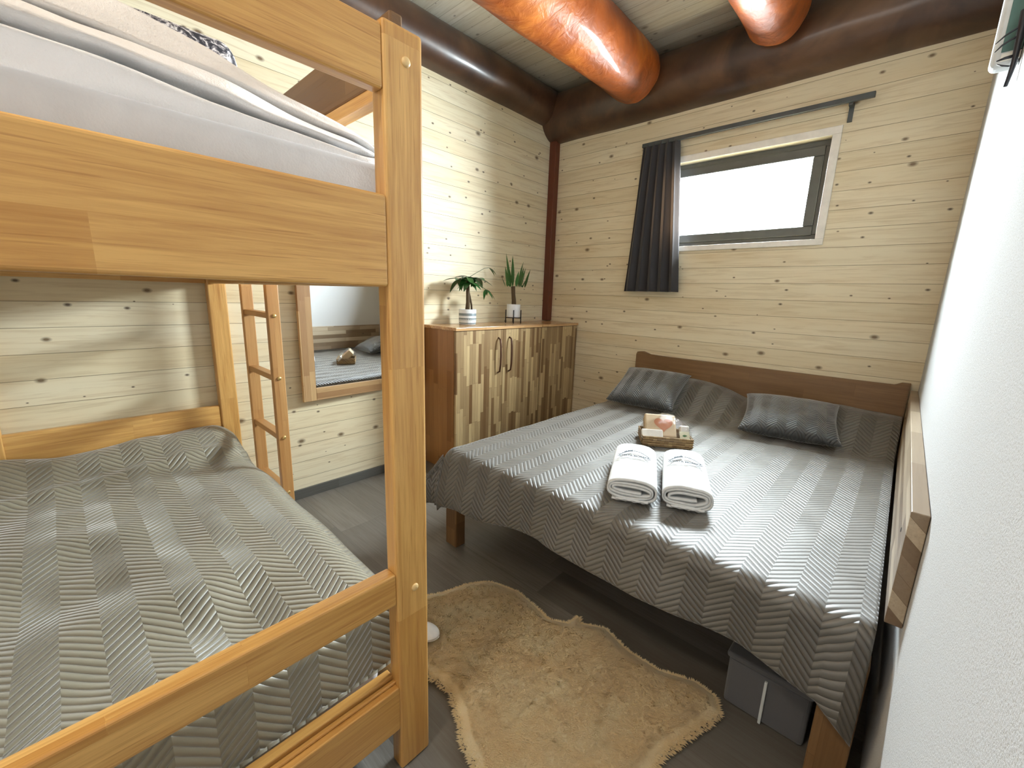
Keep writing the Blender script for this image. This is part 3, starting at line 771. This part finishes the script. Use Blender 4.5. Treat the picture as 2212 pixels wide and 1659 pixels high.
# cushions
def cushion(mat, c, yaw_, tilt, sx, sy, th, label, seed):
    nu = 56
    R = Matrix.Rotation(yaw_, 3, 'Z') @ Matrix.Rotation(tilt, 3, 'X')
    vs, uvs, fs = [], [], []
    def P(u, v, s):
        a, b = u*2-1, v*2-1
        pinch = 1-.085*(1-abs(a)**2.0)*abs(b)**3; pinch2 = 1-.085*(1-abs(b)**2.0)*abs(a)**3
        t = (max(0, (1-abs(a)**2.6))*max(0, (1-abs(b)**2.6)))**.42
        z = s*th/2*t+.006*nz(a*2.5+seed, b*2.5, s)*t
        return R @ Vector((a*sx/2*pinch2, b*sy/2*pinch, z))
    for s in (1, -1):
        base = len(vs)
        for j in range(nu+1):
            for i in range(nu+1):
                vs.append(P(i/nu, j/nu, s)); uvs.append((i/nu*sx, j/nu*sy))
        for j in range(nu):
            for i in range(nu):
                q_ = (base+j*(nu+1)+i, base+j*(nu+1)+i+1, base+(j+1)*(nu+1)+i+1, base+(j+1)*(nu+1)+i)
                fs.append(q_ if s > 0 else q_[::-1])
    me = bpy.data.meshes.new('cushion'); me.from_pydata(vs, [], fs); me.update()
    uv = me.uv_layers.new(name='uv')
    for lp in me.loops: uv.data[lp.index].uv = uvs[lp.vertex_index]
    bm = bmesh.new(); bm.from_mesh(me); bmesh.ops.remove_doubles(bm, verts=bm.verts, dist=.0004); bm.to_mesh(me); bm.free()
    return tag(link('cushion', me, mat, None, c, True), label, 'cushion', 'dark cushions at the head of the double bed')
cushion(M['cushion'], (1.262, -.415, .642), .10, math.radians(25), .45, .42, .135, 'dark grey quilted cushion on the double bed, left one near the cabinet', 1)
cushion(M['cushion'], (2.095, -.395, .612), .17, math.radians(18), .47, .42, .130, 'dark grey quilted cushion on the double bed, right one near the white wall', 4)

# ------------------------------------------------------------------ towels with print
fonts = None
def text_mesh(body, size):
    cu_ = bpy.data.curves.new('t', 'FONT'); cu_.body = body; cu_.size = size; cu_.extrude = .0003; cu_.offset = .0005; cu_.align_x = 'CENTER'
    ob = bpy.data.objects.new('t', cu_); COL.objects.link(ob)
    dg = bpy.context.evaluated_depsgraph_get(); me = bpy.data.meshes.new_from_object(ob.evaluated_get(dg))
    bpy.data.objects.remove(ob); return me
def towel(fl, fr_, bl, br, label, seed, open_roll):
    fl, fr_, bl, br = [Vector((*p, 0)) for p in (fl, fr_, bl, br)]
    front = (fl+fr_)/2; back = (bl+br)/2; ax = (back-front); L = ax.length; ax.normalize()
    sd = Vector((ax.y, -ax.x, 0)); w0 = (fr_-fl).length; z0 = .512; H = .085
    root = empty('towel', (front.x, front.y, z0), label, 'towel', 'folded white towels on the double bed'); O = root.location
    # spiral ribbon cross-section (a across, c height)
    turns = 3.05; NP = 200; th = .0085; pts = []
    for i in range(NP+1):
        t = i/NP*turns; sc = 1-.27*t if t > 0 else 1
        ang = -PI/2+2*PI*t+PI*.1
        ca, sa = math.cos(ang), math.sin(ang)
        hw = w0/2*(1-.11*t); hh = H/2*(1-.285*t)
        a = hw*math.copysign(abs(ca)**.8, ca)+(.003*math.sin(t*9+seed)); c_ = H/2+hh*math.copysign(abs(sa)**.75, sa)+(.004*math.sin(t*7+seed*2) if t > 1 else 0)
        pts.append(Vector((a, c_)))
    bm = bmesh.new(); NL = 26; rows = []
    for j in range(NL+1):
        t = j/NL; e = 1.0
        if t > .86: e = 1-.45*((t-.86)/.14)**2
        row = []
        for i, p in enumerate(pts):
            d = (pts[min(i+1, NP)]-pts[max(i-1, 0)]).normalized(); n = Vector((-d.y, d.x))
            for s in (-.5, .5):
                q2 = p+n*th*s
                a_, c_ = q2.x*e*(1+(.0 if t < .8 else -.1*(t-.8))), max(.0008, H*.42*(1-e)*.6+q2.y*e)
                c_ += .003*nz(t*5, a_*20, seed)
                wpos = front+ax*(L*t)+sd*a_+Vector((0, 0, z0+max(.0006, c_)))
                row.append(bm.verts.new(wpos-O+Vector((0, 0, 0))))
        rows.append(row)
    n2 = len(rows[0])//2
    for j in range(NL):
        A, B = rows[j], rows[j+1]
        for i in range(n2-1):
            bm.faces.new((A[2*i], A[2*i+2], B[2*i+2], B[2*i])); bm.faces.new((A[2*i+1], B[2*i+1], B[2*i+3], A[2*i+3]))
        bm.faces.new((A[0], B[0], B[1], A[1])); bm.faces.new((A[-2], A[-1], B[-1], B[-2]))
    for row in (rows[0], rows[-1]):
        for i in range(n2-1): bm.faces.new((row[2*i], row[2*i+1], row[2*i+3], row[2*i+2]))
    bmesh.ops.recalc_face_normals(bm, faces=bm.faces)
    me = bpy.data.meshes.new('towel_roll'); bm.to_mesh(me); bm.free()
    link('towel_roll', me, M['towel'], root, None, True)
    # layered under-fold peeking out at the front
    bm = bmesh.new(); 
    for k in range(2):
        a0, a1 = -w0*.36+.015*k, w0*.30+.01*k
        n_ = 14; lo, hi = [], []
        for i in range(n_+1):
            a = a0+(a1-a0)*i/n_; y_ = -.004-.006*k+.003*math.sin(i*1.7+seed)
            for lst, zz_ in ((lo, .001+.005*k), (hi, .0055+.005*k)):
                pw = front+sd*a+ax*y_; lst.append(bm.verts.new(Vector((pw.x-O.x, pw.y-O.y, zz_))))
        pl_, ph_ = [], []
        for i in range(n_+1):
            a = a0+(a1-a0)*i/n_
            for lst, zz_ in ((pl_, .001+.005*k), (ph_, .0055+.005*k)):
                pw = front+sd*a+ax*.05; lst.append(bm.verts.new(Vector((pw.x-O.x, pw.y-O.y, zz_))))
        for i in range(n_):
            bm.faces.new((lo[i], lo[i+1], hi[i+1], hi[i])); bm.faces.new((hi[i], hi[i+1], ph_[i+1], ph_[i])); bm.faces.new((lo[i], pl_[i], pl_[i+1], lo[i+1]))
    fin(bm, 'fringe', M['towel'], root, O, True, local=True)
    # print: tree skyline on an arc, name, underline
    ctr = front+ax*(L*.47); zt = z0+H+.0085
    def W2(a, b, dz=0): p = ctr+sd*a+ax*(b*1.35); return Vector((p.x, p.y, zt+dz-abs(a)**2*1.1))
    bm = bmesh.new(); rg = random.Random(seed)
    def arc(a): return .050-a*a*11
    n_ = 46
    for i in range(n_):
        a = -.050+.106*i/(n_-1); b = arc(a)
        thk = (.0135 if -.042 < a < -.008 else .006 if a < .025 else .0045)
        if a > -.008 and rg.random() < .22: continue
        hgt = thk*rg.uniform(.6, 1.5); hb = .0022 if a < -.008 else .0012
        bm.faces.new([bm.verts.new(W2(a-.0022, b)), bm.verts.new(W2(a+.0022, b)), bm.verts.new(W2(a, b+hgt))])
        bm.faces.new([bm.verts.new(W2(a-.0018, b-hb)), bm.verts.new(W2(a+.0018, b-hb)), bm.verts.new(W2(a+.0018, b+hb)), bm.verts.new(W2(a-.0018, b+hb))])
    for i in range(n_):
        a = -.064+.128*i/(n_-1)
        bb = -.012+.5*max(0, abs(a)-.035); lw_ = .0008 if abs(a) < .05 else .0020
        for sg in ((1, -1) if abs(a) > .048 else (1,)):
            b_ = bb if sg > 0 else .022-.5*(abs(a)-.048)
            bm.faces.new([bm.verts.new(W2(a-.0015, b_-lw_)), bm.verts.new(W2(a+.0015, b_-lw_)), bm.verts.new(W2(a+.0015, b_+lw_)), bm.verts.new(W2(a-.0015, b_+lw_))])
    tm = text_mesh('CHATA MORSKA', .0158)
    tb = bmesh.new(); tb.from_mesh(tm)
    for v in tb.verts:
        v.co = W2(v.co.x, v.co.y+.004, v.co.z)
    tb.to_mesh(tm); tb.free(); bm.from_mesh(tm)
    fin(bm, 'printed_emblem', M['ink'], root, O)
    return root
towel((1.778, -1.840), (1.944, -1.772), (1.592, -1.425), (1.746, -1.358), 'rolled white towel with dark printed emblem, the left of the two on the bed', 1, True)
towel((1.946, -1.742), (2.112, -1.690), (1.770, -1.325), (1.928, -1.268), 'rolled white towel with dark printed emblem, the right of the two on the bed', 2, False)

# ------------------------------------------------------------------ gift basket
gb = empty('gift_basket', (1.665, -1.055, .508), 'small wicker basket with a wrapped kraft package behind the towels', 'basket', rz=math.radians(33)); 
def lb(name, b, mat, par=gb, bev=.002, rot=None, loc=None):
    bm = bmesh.new(); bm_box(bm, *b, bev); o = fin(bm, name, mat, par, (0, 0, 0), False, True)
    if rot: o.rotation_euler = rot
    if loc: o.location = loc
    return o
bm = bmesh.new()
hw, hd, hh = .122, .085, .048
for (x0, x1, y0, y1) in ((-hw, hw, -hd, -hd+.006), (-hw, hw, hd-.006, hd), (-hw, -hw+.006, -hd, hd), (hw-.006, hw, -hd, hd)): bm_box(bm, x0, x1, y0, y1, 0, hh, .001)
bm_box(bm, -hw, hw, -hd, hd, 0, .005)
for z in (.012, .024, .036, .048):
    tube_bm(bm, [(-hw, -hd, z), (hw, -hd, z), (hw, hd, z), (-hw, hd, z), (-hw, -hd, z)], .0045, 8, False)
fin(bm, 'tray', M['wicker'], gb, (0, 0, 0), False, True)
tl = math.radians(-48)
pk = lb('kraft_package', (-.095, .06, -.03, .03, .0, .135), M['kraft'], gb, .008, (tl, 0, 0), (-.012, -.045, .028))
bm = bmesh.new(); n_ = 40; vs = []
for i in range(n_):
    a = 2*PI*i/n_; hx = 16*math.sin(a)**3; hy = 13*math.cos(a)-5*math.cos(2*a)-2*math.cos(3*a)-math.cos(4*a)
    vs.append(bm.verts.new((-.003+hx*.0029, -.0308, .072+hy*.0029)))
bm.faces.new(vs)
fin(bm, 'heart_print', M['orange'], pk, (0, 0, 0), False, True)
lb('white_packet', (-.125, -.02, -.012, .012, .0, .055), M['white_label'], gb, .005, (math.radians(-40), 0, math.radians(3)), (0, -.070, .030))
lb('jar', (.0, .045, -.02, .02, 0, .05), M['white_label'], gb, .008, (math.radians(-30), 0, 0), (.075, .01, .04))
tg = lb('leaf_tag', (-.024, .024, -.002, .002, 0, .045), M['cream_tag'], gb, .001, (math.radians(-42), 0, math.radians(4)), (.086, -.070, .042))
bm = bmesh.new(); leaf(bm, (-.012, -.0032, .020), (.012, -.0032, .022), .006, 0, Vector((0, 1, 0)), 8, 0)
fin(bm, 'green_leaf', M['leaf2'], tg, (0, 0, 0), False, True)
def cel(u, v):
    a = u*2*PI; t = v
    r = (1-t**2.2*.93)
    x = (hw+.006)*math.copysign(abs(math.cos(a))**.6, math.cos(a))*r; y = (hd+.006)*math.copysign(abs(math.sin(a))**.6, math.sin(a))*r+.03*t
    return (x+.004*nz(a*3, t*4), y+.004*nz(a*3+5, t*4), .03+.115*t**.8+.008*nz(a*2, t*3, 8))
grid('cellophane', 48, 16, cel, M['cello'], gb, (0, 0, 0))

# ------------------------------------------------------------------ plank panel along the white wall
wp = empty('wall_panel', (2.59, -1.0, .5), 'long wooden plank panel fixed to the white wall beside the double bed', 'panel'); O = wp.location
box('board', (2.568, 2.599, -1.935, -.055, .525, .803), M['panel'], wp, O, .002)
for y in (-1.78, -.30):
    b_ = lathe('bolt_hole', [(.006, 0), (.006, .0015), (.001, .002)], M['black'], wp, (0, 0, 0), (0, 0, 0), 14)
    b_.rotation_euler = (0, -PI/2, 0); b_.location = Vector((2.5685, y, .695))-O

# ------------------------------------------------------------------ things on the floor
sb = empty('storage_box', (2.37, -1.60, 0), 'dark grey fabric storage box with a pale strip under the foot of the double bed', 'box'); O = sb.location
box('body', (2.262, 2.474, -1.862, -1.40, .001, .165), M['fabric_box'], sb, O, .012, 3)
box('lid', (2.256, 2.480, -1.869, -1.394, .166, .186), M['fabric_box'], sb, O, .008, 3)
box('pale_strip', (2.362, 2.370, -1.871, -1.860, .004, .150), M['grey_white'], sb, O, .002)
bg = box('storage_bag', (1.12, 1.612, -3.30, -2.72, .001, .088), M['blue_bag'], None, (1.37, -3.0, .001), .03, 4)  # added block, its colour imitates bluish light on the floor under the bunk
tag(bg, 'flat blue-grey fabric bag pushed under the lower bunk', 'bag')

# sheepskin rug --------------------------------------------------
out = [(1.10, -2.36), (1.16, -2.31), (1.23, -2.28), (1.27, -2.20), (1.30, -2.09), (1.36, -2.01), (1.485, -1.970), (1.60, -1.985), (1.67, -2.000), (1.735, -1.965), (1.745, -1.900), (1.775, -1.93), (1.852, -1.885), (1.966, -1.92),
       (2.075, -1.918), (2.18, -1.872), (2.25, -1.884), (2.282, -1.94), (2.24, -2.06), (2.205, -2.166), (2.20, -2.26), (2.21, -2.40), (2.16, -2.52), (2.05, -2.62),
       (1.94, -2.62), (1.85, -2.55), (1.783, -2.535), (1.728, -2.50), (1.634, -2.46), (1.54, -2.475), (1.47, -2.51), (1.38, -2.53), (1.28, -2.50), (1.18, -2.46), (1.12, -2.42)]
def inside(x, y):
    c = False; j = len(out)-1
    for i in range(len(out)):
        xi, yi = out[i]; xj, yj = out[j]
        if (yi > y) != (yj > y) and x < (xj-xi)*(y-yi)/(yj-yi)+xi: c = not c
        j = i
    return c
oa = np.array(out); ob_ = np.roll(oa, -1, 0)
def edist(x, y):
    d = ob_-oa; t = np.clip(((x-oa[:, 0])*d[:, 0]+(y-oa[:, 1])*d[:, 1])/(d**2).sum(1), 0, 1)
    px = oa[:, 0]+t*d[:, 0]; py = oa[:, 1]+t*d[:, 1]; e = np.hypot(px-x, py-y); k = int(e.argmin()); return float(e[k]), (px[k], py[k])
bm = bmesh.new(); st_ = .008; gv = {}
xs = np.arange(1.08, 2.34, st_); ys = np.arange(-2.70, -1.84, st_)
def rz(x, y, d): return .012+.030*min(1, d/.05)**.6+.006*nz(x*5, y*5)
for i, x in enumerate(xs):
    for j, y in enumerate(ys):
        if inside(x, y):
            d, _ = edist(x, y); gv[i, j] = bm.verts.new((x, y, rz(x, y, d)))
for (i, j), v in list(gv.items()):
    if (i+1, j) in gv and (i, j+1) in gv and (i+1, j+1) in gv: bm.faces.new((v, gv[i+1, j], gv[i+1, j+1], gv[i, j+1]))
rb = bmesh.new(); rb.free()
me0 = bpy.data.meshes.new('r'); bm.to_mesh(me0); bm.free()
V = [tuple(v.co) for v in me0.vertices]; Fc = [tuple(p.vertices) for p in me0.polygons]
rg = random.Random(5); cnt = 0
while cnt < 70000:
    x = rg.uniform(1.08, 2.34); y = rg.uniform(-2.70, -1.84)
    if not inside(x, y): continue
    d, (ex, ey) = edist(x, y)
    z = rz(x, y, d)-.004
    ang = 5.3+1.6*nz(x*5, y*5, 2)+rg.uniform(-.5, .5); lx, ly = math.cos(ang), math.sin(ang)
    if d < .030:
        n = Vector((ex-x, ey-y)); n = n.normalized() if n.length > 1e-6 else Vector((0, 0)); k = 1-d/.030
        lx, ly = lx*(1-k)*.6+n.x*k*1.3, ly*(1-k)*.6+n.y*k*1.3
    L = rg.uniform(.009, .016)
    cl = .5+.5*nz(x*45, y*45, 7)
    tip = (x+lx*L*.75, y+ly*L*.75, max(.002, z+L*(.55+.5*cl)*(1 if d > .03 else .5)))
    wv = .0016; sx_, sy_ = -ly*wv, lx*wv
    mid = (x+lx*L*.28, y+ly*L*.28, z+L*.42*(1 if d > .03 else .5))
    b = len(V)
    V += [(x-sx_*1.3, y-sy_*1.3, z), (x+sx_*1.3, y+sy_*1.3, z), (mid[0]+sx_, mid[1]+sy_, mid[2]), (mid[0]-sx_, mid[1]-sy_, mid[2]), tip]
    Fc += [(b, b+1, b+2, b+3), (b+3, b+2, b+4)]
    cnt += 1
rc = Vector((1.7, -2.25, 0))
me = bpy.data.meshes.new('sheepskin_rug'); me.from_pydata([(a-rc.x, b-rc.y, c) for a, b, c in V], [], Fc); me.update()
tag(link('sheepskin_rug', me, M['fur'], None, rc, True), 'cream sheepskin rug lying on the grey floor beside the double bed', 'rug')
# slipper partly behind the bunk post
sl = empty('slipper', (1.40, -2.44, .050), 'white slipper toe showing beside the bunk post on the sheepskin rug', 'slipper', rz=math.radians(32))
bm = bmesh.new(); bmesh.ops.create_uvsphere(bm, u_segments=28, v_segments=16, radius=1)
for v in bm.verts: v.co = Vector((v.co.x*.105, v.co.y*.038*(1+.12*v.co.x), .018+v.co.z*.012*(1+.1*v.co.x)))
fin(bm, 'sole', M['slipper'], sl, (0, 0, 0), True, True)
bm = bmesh.new(); bmesh.ops.create_uvsphere(bm, u_segments=28, v_segments=16, radius=1)
for v in bm.verts: v.co = Vector((.050+v.co.x*.055, v.co.y*.038, .024+max(0, v.co.z)*.030))
fin(bm, 'upper', M['slipper'], sl, (0, 0, 0), True, True)
